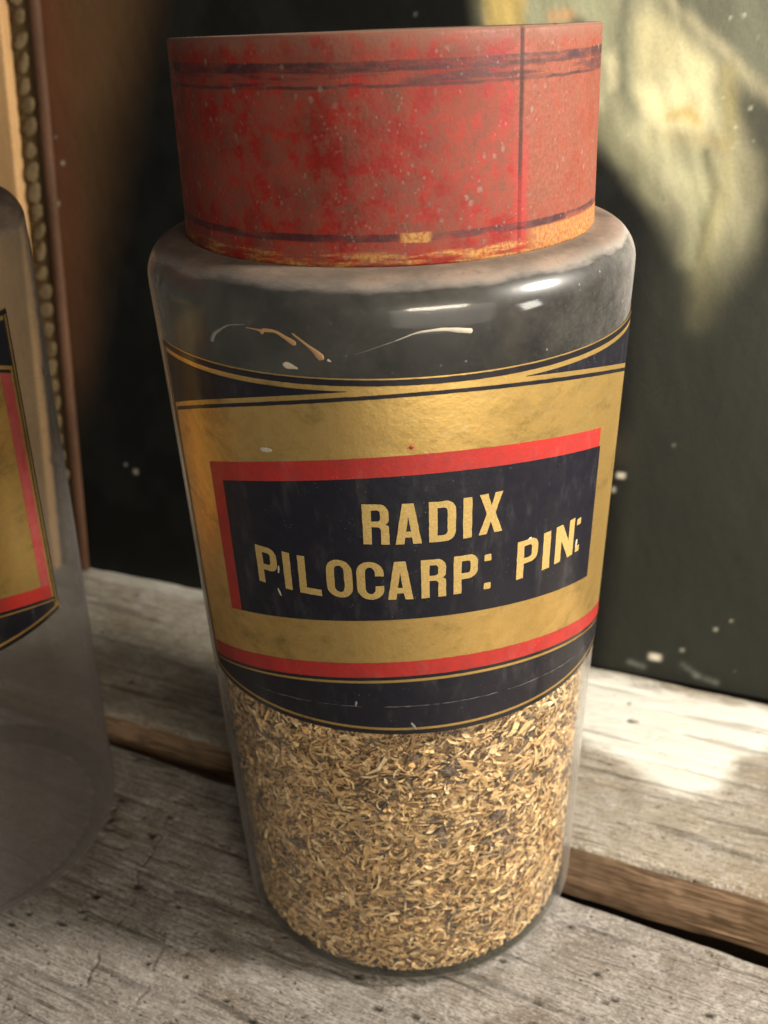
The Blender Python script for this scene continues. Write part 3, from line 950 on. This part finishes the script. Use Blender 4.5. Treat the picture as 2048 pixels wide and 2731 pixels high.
TEXT = [('R', -9.2, -3.15, 150.1), ('A', -1.85, 4.05, 150.1), ('D', 5.75, 11.95, 150.1), ('I', 13.65, 15.75, 150.15), ('X', 17.4, 23.4, 150.25),
        ('P', -38.0, -31.8, 135.25), ('I', -30.0, -27.95, 135.3), ('L', -25.9, -20.1, 135.2), ('O', -18.7, -12.3, 135.45), ('C', -11.3, -4.9, 135.4),
        ('A', -4.1, 1.9, 135.45), ('R', 3.8, 9.75, 135.5), ('P', 11.5, 17.4, 135.6), ('.', 19.05, 20.85, 143.1), ('.', 19.05, 20.85, 135.5),
        ('P', 27.9, 34.1, 135.75), ('I', 35.8, 38.25, 135.75), ('N', 40.1, 47.3, 135.85), ('.', 48.3, 50.1, 143.4), ('.', 48.4, 50.2, 135.8)]

# ------------------------------------------------------------------ lid
SEAM = 33.0 / 60.0


def mat_lid():
    t = NT('worn_red_lacquer')
    p = t.mm()
    x, y, _ = t.xyz(p)
    flat = p
    n_big = t.noise(flat, 0.05, 6, 0.7)
    n_mid = t.noise(flat, 0.22, 5, 0.68)
    n_fin = t.noise(flat, 1.0, 5, 0.75)
    red = t.mix(t.step(n_big, 0.35, 0.65), (0.145, 0.008, 0.005), (0.235, 0.015, 0.009))
    # dulled, chalky film
    film = t.math('MULTIPLY', t.step(t.math('ADD', t.math('MULTIPLY', n_big, 0.55), t.math('MULTIPLY', n_mid, 0.6)), 0.50, 0.64), t.step(n_fin, 0.3, 0.6, 0.35, 1.0))
    c = t.mix(t.math('MULTIPLY', film, 0.85), red, (0.128, 0.044, 0.028))
    brown = t.math('MULTIPLY', t.step(t.noise(t.scale(flat, (1, 1, 1), (17, 40, 0)), 0.12, 6, 0.75), 0.47, 0.62), t.step(n_fin, 0.35, 0.6, 0.4, 1.0))
    c = t.mix(t.math('MULTIPLY', brown, 0.7), c, (0.088, 0.038, 0.025))
    right = t.step(x, 30.0, 34.0)
    c = t.mix(t.math('MULTIPLY', right, 0.72), c, t.mix(t.step(n_fin, 0.35, 0.65), (0.16, 0.058, 0.034), (0.125, 0.035, 0.020)))
    seamred = t.math('MULTIPLY', t.step(t.math('ABSOLUTE', t.math('SUBTRACT', x, 33.5)), 3.2, 0.5), t.step(y, 240, 224))
    c = t.mix(t.math('MULTIPLY', seamred, 0.6), c, (0.25, 0.014, 0.017))
    # blue black bands
    wob = t.math('MULTIPLY', t.math('SUBTRACT', n_mid, 0.5), 0.8)
    yw = t.math('ADD', y, wob)

    def band(lo, hi, soft=0.18):
        return t.math('MULTIPLY', t.step(yw, lo - soft, lo + soft), t.step(yw, hi + soft, hi - soft))
    wear = t.step(t.noise(t.scale(flat, (0.09, 0.5, 1)), 1.0, 4, 0.65), 0.3, 0.58, 0.25, 1.0)
    b1 = t.math('MULTIPLY', band(245.7, 247.6), wear)
    b2 = t.math('MULTIPLY', band(242.9, 243.5, 0.15), t.step(t.noise(t.scale(flat, (0.07, 0.3, 1)), 1.0, 3), 0.36, 0.55, 0.3, 0.95))
    between = t.math('MULTIPLY', band(243.2, 246.0, 0.3), t.step(t.noise(t.scale(flat, (0.045, 0.55, 1), (3.3, 8.0, 0)), 1.0, 4, 0.6), 0.44, 0.60, 0.0, 0.85))
    b3 = t.math('MULTIPLY', band(214.3, 215.8), t.step(t.noise(t.scale(flat, (0.06, 0.2, 1), (11, 0, 0)), 1.0, 3, 0.6), 0.36, 0.56, 0.12, 0.95))
    bands = t.math('MAXIMUM', t.math('MAXIMUM', b1, b2), t.math('MAXIMUM', between, b3))
    c = t.mix(t.math('MULTIPLY', bands, 0.9), c, t.mix(t.step(n_mid, 0.35, 0.65), (0.018, 0.011, 0.015), (0.05, 0.02, 0.02)))
    # gilt rubbing along the lower edge
    gold = t.math('MULTIPLY', t.step(y, 212.8, 211.3), t.step(t.noise(t.scale(flat, (0.06, 0.5, 1), (0, 4, 0)), 1.0, 4, 0.65), 0.44, 0.6))
    gold2 = t.math('MULTIPLY', band(214.0, 216.0), t.step(t.math('ABSOLUTE', t.math('SUBTRACT', x, t.math('ADD', 5.4, t.math('MULTIPLY', wob, 5.0)))), 4.2, 2.4))
    goldr = t.math('MULTIPLY', t.math('MULTIPLY', t.step(y, 214.6, 213.8), t.step(x, 34, 40)), 0.75)
    gall = t.math('MAXIMUM', t.math('MAXIMUM', gold, gold2), goldr)
    c = t.mix(t.math('MULTIPLY', gall, t.step(n_fin, 0.3, 0.55, 0.35, 0.9)), c, t.mix(t.step(n_fin, 0.4, 0.6), (0.27, 0.10, 0.026), (0.31, 0.18, 0.055)))
    # rust freckles
    rust = t.math('MULTIPLY', t.step(t.noise(flat, 0.8, 6, 0.8), 0.54, 0.66), t.step(n_mid, 0.34, 0.58))
    c = t.mix(t.math('MULTIPLY', rust, 0.75), c, (0.085, 0.038, 0.026))
    # bare grey flakes
    vo = t.math('ADD', t.voro(t.scale(flat, (1, 1, 1)), 0.26), t.math('MULTIPLY', t.math('SUBTRACT', n_fin, 0.5), 0.5))
    flk = t.math('MULTIPLY', t.step(vo, 0.2, 0.12), t.step(t.noise(t.scale(flat, (1, 1, 1), (30, 3, 0)), 0.055, 2), 0.50, 0.58))
    vo2 = t.math('ADD', t.voro(t.scale(flat, (1, 1, 1), (7, 1, 0)), 0.55), t.math('MULTIPLY', t.math('SUBTRACT', n_fin, 0.5), 0.5))
    flk2 = t.math('MULTIPLY', t.step(vo2, 0.2, 0.13), t.step(t.noise(t.scale(flat, (1, 1, 1), (3, 13, 0)), 0.09, 2), 0.46, 0.55))
    fl = t.math('MAXIMUM', flk, t.math('MULTIPLY', flk2, 0.8))
    c = t.mix(t.math('MULTIPLY', fl, 0.55), c, (0.155, 0.118, 0.10))
    # grime towards the upper rim, thicker dust on the top
    grime = t.step(t.math('ADD', y, t.math('MULTIPLY', t.math('SUBTRACT', n_mid, 0.5), 7.0)), 248.4, 252.0, 0.0, 0.7)
    c = t.mix(grime, c, t.mix(n_fin, (0.115, 0.05, 0.033), (0.17, 0.085, 0.06)))
    geo = t.n('ShaderNodeNewGeometry')
    nz = t.xyz(geo.outputs['Normal'])[2]
    c = t.mix(t.step(nz, 0.5, 0.9, 0, 0.85), c, t.mix(n_fin, (0.13, 0.08, 0.055), (0.22, 0.135, 0.095)))
    # soldered seam
    sm = t.math('MULTIPLY', t.step(t.math('ABSOLUTE', t.math('SUBTRACT', x, t.math('ADD', 33.0, t.math('MULTIPLY', t.math('SUBTRACT', n_mid, 0.5), 0.5)))), 0.62, 0.25), t.step(y, 223.5, 226.5, 0.12, 1.0))
    c = t.mix(t.math('MULTIPLY', sm, t.step(n_fin, 0.25, 0.5, 0.5, 0.85)), c, (0.06, 0.03, 0.025))
    h = t.math('SUBTRACT', t.math('ADD', t.math('MULTIPLY', n_fin, 0.55), t.math('MULTIPLY', n_mid, 0.5)), t.math('MULTIPLY', t.math('ADD', fl, rust), 0.5))
    nb = t.bump(h, 0.3, 0.0005)
    rg = t.math('ADD', 0.5, t.math('MULTIPLY', film, 0.3))
    return t.done(t.bsdf(c, rg, 0, nb, spec=0.22))


def lid_mesh():
    prof = [(48.3, 249.6), (48.7, 211.0), (48.75, 209.3), (49.05, 209.2), (49.4, 209.3), (49.6, 209.8)]
    for z in np.linspace(212, 250.6, 34):
        prof.append((49.5 - 0.6 * (z - 210) / 41.7, float(z)))
    prof += [(48.85, 251.2), (48.6, 251.6), (48.2, 251.75), (47.4, 251.7), (46.6, 251.4), (40, 251.3), (20, 251.4), (0, 251.45)]
    P = np.array(prof)
    th = np.linspace(0, 2 * math.pi, 300, endpoint=False)
    th = np.sort(np.concatenate([th, SEAM + np.array([-0.004, 0.004, 0.02])]))
    rr = P[None, :, 0] + 0 * th[:, None]
    d = (th - SEAM) % (2 * math.pi)
    side = ((P[:, 1] > 209.9) & (P[:, 0] > 48.4))[None, :]
    lap = np.where(d < 1.2, 0.42 * np.exp(-d * 6.0), 0)[:, None] * side
    dent = 0.5 * (fbm(2.2 * np.cos(th)[:, None] + 9, 2.2 * np.sin(th)[:, None] + P[None, :, 1] * 0.03, 77, 3) - 0.5) * (P[None, :, 0] > 40)
    rr = rr + lap + dent
    X = rr * np.sin(th)[:, None]; Y = -rr * np.cos(th)[:, None]
    Z = P[None, :, 1] + 0.3 * (fbm(2 * np.cos(th)[:, None] + 3, 2 * np.sin(th)[:, None] + 0 * P[None, :, 1], 79, 3) - 0.5) * (P[None, :, 1] > 225)
    Z = Z - 0.95 * (Y / 49.0) * sstep(222, 250, P[None, :, 1])  # the rim is not quite level
    V = np.stack([X, Y, Z + 0 * X], -1).reshape(-1, 3)
    ths = np.where(th > math.pi, th - 2 * math.pi, th)
    Um = np.where(P[None, :, 1] > 251.25, X, 60 * ths[:, None]) + 0 * X
    Vm = np.where(P[None, :, 1] > 251.25, Y + 300, Z) + 0 * X
    return new_mesh('lid', V, grid_faces(len(th), len(P), wrap=True), np.stack([Um, Vm, 0 * Um], -1).reshape(-1, 3))


# ------------------------------------------------------------------ paint splashes on the glass
def splash(pts, widths, off, name='paint_splash'):
    """tapering drip along pts (label coordinates), swelling to a blob"""
    P = []
    n = 14 * (len(pts) - 1) + 1
    tt = np.linspace(0, len(pts) - 1, n)
    u = np.interp(tt, range(len(pts)), [p[0] for p in pts]); v = np.interp(tt, range(len(pts)), [p[1] for p in pts])
    w = np.interp(tt, range(len(pts)), widths) * 0.85
    du = np.gradient(u); dv = np.gradient(v); L = np.hypot(du, dv) + 1e-9
    nx, ny = -dv / L, du / L
    w = np.convolve(np.pad(w, 4, mode='edge'), np.ones(9) / 9, 'valid')
    u2 = np.convolve(np.pad(u, 4, mode='reflect', reflect_type='odd'), np.ones(9) / 9, 'valid'); v2 = np.convolve(np.pad(v, 4, mode='reflect', reflect_type='odd'), np.ones(9) / 9, 'valid')
    u, v = u2, v2
    arcl = np.concatenate([[0], np.cumsum(np.hypot(np.diff(u), np.diff(v)))])
    for dd in (arcl, arcl[-1] - arcl):
        cap = np.maximum(w * 0.5, 0.05)
        w = w * np.sqrt(np.clip(1 - np.clip(1 - dd / cap, 0, 1) ** 2, 0.003, 1))
    w = w * (1 + 0.3 * (vnoise(tt * 3.1 + pts[0][0], tt * 0, 5) - 0.5))
    V = []; Q = []
    prof = [(-1, 0.0), (-0.55, 0.8), (0, 1.0), (0.55, 0.8), (1, 0.0)]
    for i in range(n):
        for (s, hgt) in prof:
            a = u[i] + nx[i] * s * w[i] / 2; b = v[i] + ny[i] * s * w[i] / 2
            V.append(wallpt(a, b, off + 0.04 + 0.1 * hgt * min(1, w[i]))); Q.append((a, b, 0))
    return new_mesh(name, np.array(V), grid_faces(n, 5), np.array(Q))


def blob_pts(u, v, r, el=1.0, ang=0.0):
    c, s = math.cos(ang), math.sin(ang)
    ks = np.linspace(-1, 1, 7)
    return [(u + c * k * r * el, v + s * k * r * el) for k in ks], [2 * r * (1.0 - 0.45 * abs(k)) for k in ks]


M_splash_o = mat_print('ochre_paint', (0.34, 0.19, 0.075), 0.7, 0, 0.6, (0.22, 0.15, 0.10), 0, 0.3, 0)
M_splash_w = mat_print('pale_paint', (0.40, 0.35, 0.27), 0.7, 0, 0.6, (0.26, 0.23, 0.19), 0, 0.3, 0)
M_splash_g = mat_print('grey_paint', (0.19, 0.18, 0.155), 0.75, 0, 0.6, (0.11, 0.105, 0.09), 0, 0.3, 0)

glass_in = mat_glass('clear_glass', (0.965, 0.975, 0.965), 0, 0, (0, 0, 0), 0.1, refl=0.05)
glass_foot = mat_glass('darkened_foot_glass', (0.34, 0.36, 0.31), 0, 0, (0, 0, 0), 0.08)  # tint darkened to paint the dark contact line round the jar's base
glass_out = mat_glass('dusty_glass', (0.96, 0.97, 0.96), 0.012, 0.05, (0.27, 0.25, 0.225), 0.12)
glass_out2 = mat_glass('grimy_glass', (0.88, 0.88, 0.86), 0.05, 0.11, (0.20, 0.175, 0.165), 0.10, low=0.10)
lid_mat = mat_lid()
lid_me = lid_mesh()


def build_jar(loc, rotz, label, out_mat, lettering, details, lift=0.0):
    root = thing('apothecary_jar', label, 'jar', loc, (0, 0, rotz), 'old pharmacy jars on the shelf')
    out, inn, n_out = jar_profile(lift)
    v, f = lathe(out + inn, 160, 0.006, 3)
    me = new_mesh('glass_body', v, f)
    body = obj('glass_body', me, [out_mat, glass_in, glass_foot], root)
    npf = len(out + inn) - 1
    idx = np.array([(2 if 3 <= (k % npf) < 9 else 0) if (k % npf) < n_out - 1 else 1 for k in range(len(f))], np.int32)
    me.polygons.foreach_set('material_index', idx)
    obj('lid', lid_me, lid_mat, root).location.z = lift * MM
    sheet = obj('label', strip('label', UL, UR, const(95.3), const(189.15), LAB, 40), M_gold, root)
    for nm, me2, mt in label_meshes():
        obj(nm, me2, mt, sheet)
    if lettering:
        for k, (ch, a, b, v0) in enumerate(TEXT):
            obj('letter', glyph_mesh(ch, a, b, v0, 10.15, LAB + .16, 100 + k), M_goldtxt, sheet)
    if details:
        for pts, w, mt in (([(-33, 198.4), (-29.5, 198.2), (-28.6, 197.7)], (.15, .5, 1.7), M_splash_o),
                           ([(-29, 198.3), (-25.8, 198.4), (-22.2, 196.4), (-21.3, 195.9)], (.8, .8, 1.2, 1.7), M_splash_o),
                           ([(-22.1, 198.3), (-17.5, 194.9), (-16.2, 193.6), (-15.5, 193.1)], (.35, .9, 2.2, 1.0), M_splash_o),
                           ([(-14.8, 193.0), (-13.9, 192.6)], (.9, .1), M_splash_w),
                           ([(-.9, 196.9), (3.8, 198.6), (9, 198.9), (14.0, 198.1), (15.2, 197.9)], (.12, .3, .8, 1.25, 1.2), M_splash_w),
                           ([(-9, 194.2), (-4, 195.9), (-.9, 196.9)], (.06, .1, .14), M_splash_g),
                           ([(-24.8, 191.3), (-23.4, 191.2), (-21.3, 190.7)], (1.0, 1.9, .3), M_splash_w),
                           ([(-43.8, 193.7), (-42.6, 195.6), (-38, 198.3), (-33, 199.0)], (1.6, .9, .3, .08), M_splash_g)):
            obj('paint_splash', splash(pts, w, 0.05), mt, body)
        # run of old varnish down the left edge
        obj('paint_splash', splash([(-64, 205), (-66.5, 201), (-65, 197), (-66, 193), (-66.3, 189.8)], (1.6, .9, 1.4, .7, 1.0), 0.05), M_splash_g, body)
        cr = lambda u: 104.2 - .0012 * (u - UC) ** 2
        for a, b in ((-46, -26), (-24, -12), (-6, 24), (27, 66)):
            obj('scratch', strip('scratch', a, b, cr, lambda u: cr(u) + .22, LAB + .17, 2, .35, 12), M_scr, sheet)
        for (u, v0, r, el, an, mt) in ((-31.2, 173.6 - 2.6, .75, 2.2, .1, M_splash_w), (-13.5, 104.5, .35, 2.4, 1.4, M_splash_g), (1.2, 97.9, .5, 2.6, -1.1, M_splash_g),
                                       (31.4, 145.9, .4, 1.5, .4, M_splash_w), (48.8, 138.2, .55, 2.2, 1.5, M_splash_w), (-31.5, 140.2, .35, 3.0, 1.45, M_splash_w), (-32, 133.8, .4, 2.6, -1.2, M_splash_w)):
            pp, ww = blob_pts(u, v0, r, el, an)
            obj('fleck', splash(pp, ww, LAB + .1, 'fleck'), mt, sheet)
        pp, ww = blob_pts(2.2, 173.6, .55)
        obj('red_dot', splash(pp, ww, LAB + .05, 'red_dot'), M_red, sheet)
        # crease in the gold
        obj('crease', splash([(15.9, 186.2), (15.6, 183), (15.0, 180.0), (14.2, 177.3)], (.18, .25, .3, .08), LAB - .12, 'crease'), M_splash_o, sheet)
    return root


jar_main = build_jar((0, 0, 0), 0.0, 'glass jar with worn red lid and gold label reading RADIX PILOCARP: PIN:', glass_out, True, True)
jar_left = build_jar((-159.9, 22.1, 0), R(-5.0), 'dusty grey glass jar cut off at the left edge, its label partly visible', glass_out2, False, False, 5.5)

# ================================================================== DRIED ROOT IN THE JAR
TOPZ = 113.0


def inner_r(z):
    r = rad(z) - 2.2
    return np.where(z < 6, np.minimum(r, 50.4 + np.sqrt(np.clip((z - 1.6) * 0.5, 0, 99))), r)


def shreds():
    N = 42000
    th = rng.uniform(-math.pi, math.pi, N)
    z = rng.uniform(1.8, TOPZ, N)
    dep = np.abs(rng.normal(0, 1.6, N))
    ntop = 6000
    # loose upper surface
    z[:ntop] = TOPZ - np.abs(rng.normal(0, 1.5, ntop))
    L = rng.gamma(2.0, 1.35, N) + 1.2 + (rng.random(N) < 0.09) * rng.uniform(2, 6, N)
    W = np.clip(rng.gamma(1.9, 0.30, N) + 0.22, 0.25, 2.6)
    r0 = inner_r(z) - 0.25 - dep
    r0[:ntop] = 50 * np.sqrt(rng.uniform(0, 1, ntop))
    phi = rng.normal(0.0, 0.75, N) + (rng.random(N) < 0.3) * rng.uniform(-1.5, 1.5, N)
    K = 5
    s = np.linspace(-0.5, 0.5, K)
    bend = rng.normal(0, 1.5, N)
    tw = rng.normal(0, 0.9, N); tw0 = rng.normal(0, 0.7, N)
    tilt = rng.normal(0, 0.28, N)
    er = np.stack([np.sin(th), -np.cos(th), 0 * th], -1)
    et = np.stack([np.cos(th), np.sin(th), 0 * th], -1)
    ez = np.zeros_like(er); ez[:, 2] = 1
    c0 = er * r0[:, None] + ez * z[:, None]
    out = np.zeros((N, K, 2, 3))
    curl = rng.normal(0, 0.8, N)
    for k in range(K):
        a = phi + bend * s[k]
        # integrate the bent path approximately
        px = L * (np.sin(phi + bend * s[k]) - np.sin(phi)) / np.where(np.abs(bend) < .05, .05, bend) if False else L * s[k] * np.cos(phi + bend * s[k] * 0.5)
        py = L * s[k] * np.sin(phi + bend * s[k] * 0.5)
        pr = L * (tilt * s[k] - 0.28 * curl * (s[k] ** 2 - 0.1))
        t1 = np.cos(a); t2 = np.sin(a)
        wd = W * (0.25 + 0.75 * np.cos(math.pi * s[k] * 0.86)) * 0.5
        twk = tw0 + tw * s[k] * 2
        ctr = c0 + et * px[:, None] + ez * py[:, None] + er * pr[:, None]
        wt = (-t2 * np.cos(twk))[:, None] * et + (t1 * np.cos(twk))[:, None] * ez + np.sin(twk)[:, None] * er
        out[:, k, 0] = ctr - wt * wd[:, None]
        out[:, k, 1] = ctr + wt * wd[:, None]
    # keep inside the glass
    zz = np.clip(out[..., 2], 1.75, None)
    rr = np.hypot(out[..., 0], out[..., 1])
    lim = inner_r(zz) - 0.12
    f = np.where(rr > lim, lim / np.maximum(rr, 1e-6), 1.0)
    out[..., 0] *= f; out[..., 1] *= f; out[..., 2] = zz
    V = out.reshape(-1, 3)
    base = (np.arange(N) * (K * 2))[:, None]
    F = []
    for k in range(K - 1):
        F.append(np.stack([base[:, 0] + 2 * k, base[:, 0] + 2 * k + 2, base[:, 0] + 2 * k + 3, base[:, 0] + 2 * k + 1], -1))
    F = np.concatenate(F)
    pal = np.array([(0.62, 0.43, 0.225), (0.68, 0.50, 0.285), (0.76, 0.61, 0.40), (0.53, 0.35, 0.175), (0.40, 0.26, 0.14), (0.13, 0.10, 0.085)])
    pi = rng.choice(6, N, p=[.27, .22, .13, .20, .13, .05])
    # dark bits gather in clumps
    cl = fbm(th * 9, z * 0.16, 211, 3)
    pi = np.where((cl > 0.64) & (rng.random(N) < 0.35), 5, pi)
    pi = np.where((cl < 0.42) & (pi == 5), 1, pi)
    col = pal[pi] * np.array([0.98, 0.895, 0.785]) * rng.uniform(0.75, 1.2, N)[:, None]
    return V, F, np.repeat(col, K * 2, 0)


def core():
    nth, nz = 140, 60
    th = np.linspace(0, 2 * math.pi, nth, endpoint=False)
    zs = np.linspace(2.0, TOPZ - 2, nz)
    T, Z = np.meshgrid(th, zs, indexing='ij')
    r = inner_r(Z) - 2.2 - 1.6 * (fbm(np.cos(T) * 12 + 30, np.sin(T) * 12 + Z * 0.3, 221, 3))
    V = np.stack([r * np.sin(T), -r * np.cos(T), Z], -1)
    F = grid_faces(nth, nz, wrap=True)
    top = V[:, -1, :]
    V = V.reshape(-1, 3)
    ci = len(V)
    V = np.concatenate([V, [[0, 0, TOPZ - 1], [0, 0, 2.0]]])
    tris = []
    for i in range(nth):
        j = (i + 1) % nth
        tris.append((i * nz + nz - 1, j * nz + nz - 1, ci))
        tris.append((j * nz, i * nz, ci + 1))
    return V, F, tris


V, F, Cc = shreds()
V2, F2, T2 = core()
off = len(V)
faces = F.tolist() + [[a + off for a in q] for q in F2] + [[a + off for a in q] for q in T2]
me = new_mesh('dried_root', np.concatenate([V, V2]), faces, smooth=False)
ca = me.color_attributes.new('tone', 'FLOAT_COLOR', 'POINT')
cc = np.ones((len(V) + len(V2), 4), np.float32)
cc[:len(V), :3] = Cc
cc[len(V):, :3] = (0.40, 0.26, 0.135)
ca.data.foreach_set('color', cc.ravel())
t = NT('shredded_root')
n = t.noise(t.mm(), 1.3, 3, 0.6)
c = t.mix(t.step(n, 0.3, 0.7, 0, 0.3), t.attr('tone', 'Color'), t.mix(1.0, t.attr('tone', 'Color'), (0.5, 0.45, 0.4), 'MULTIPLY'))
root_mat = t.done(t.bsdf(c, 0.75, 0, spec=0.3))
ro = obj('dried_root', me, root_mat)
tag(ro, 'finely shredded tan dried root filling the lower half of the lettered jar', 'dried root', kind='stuff')
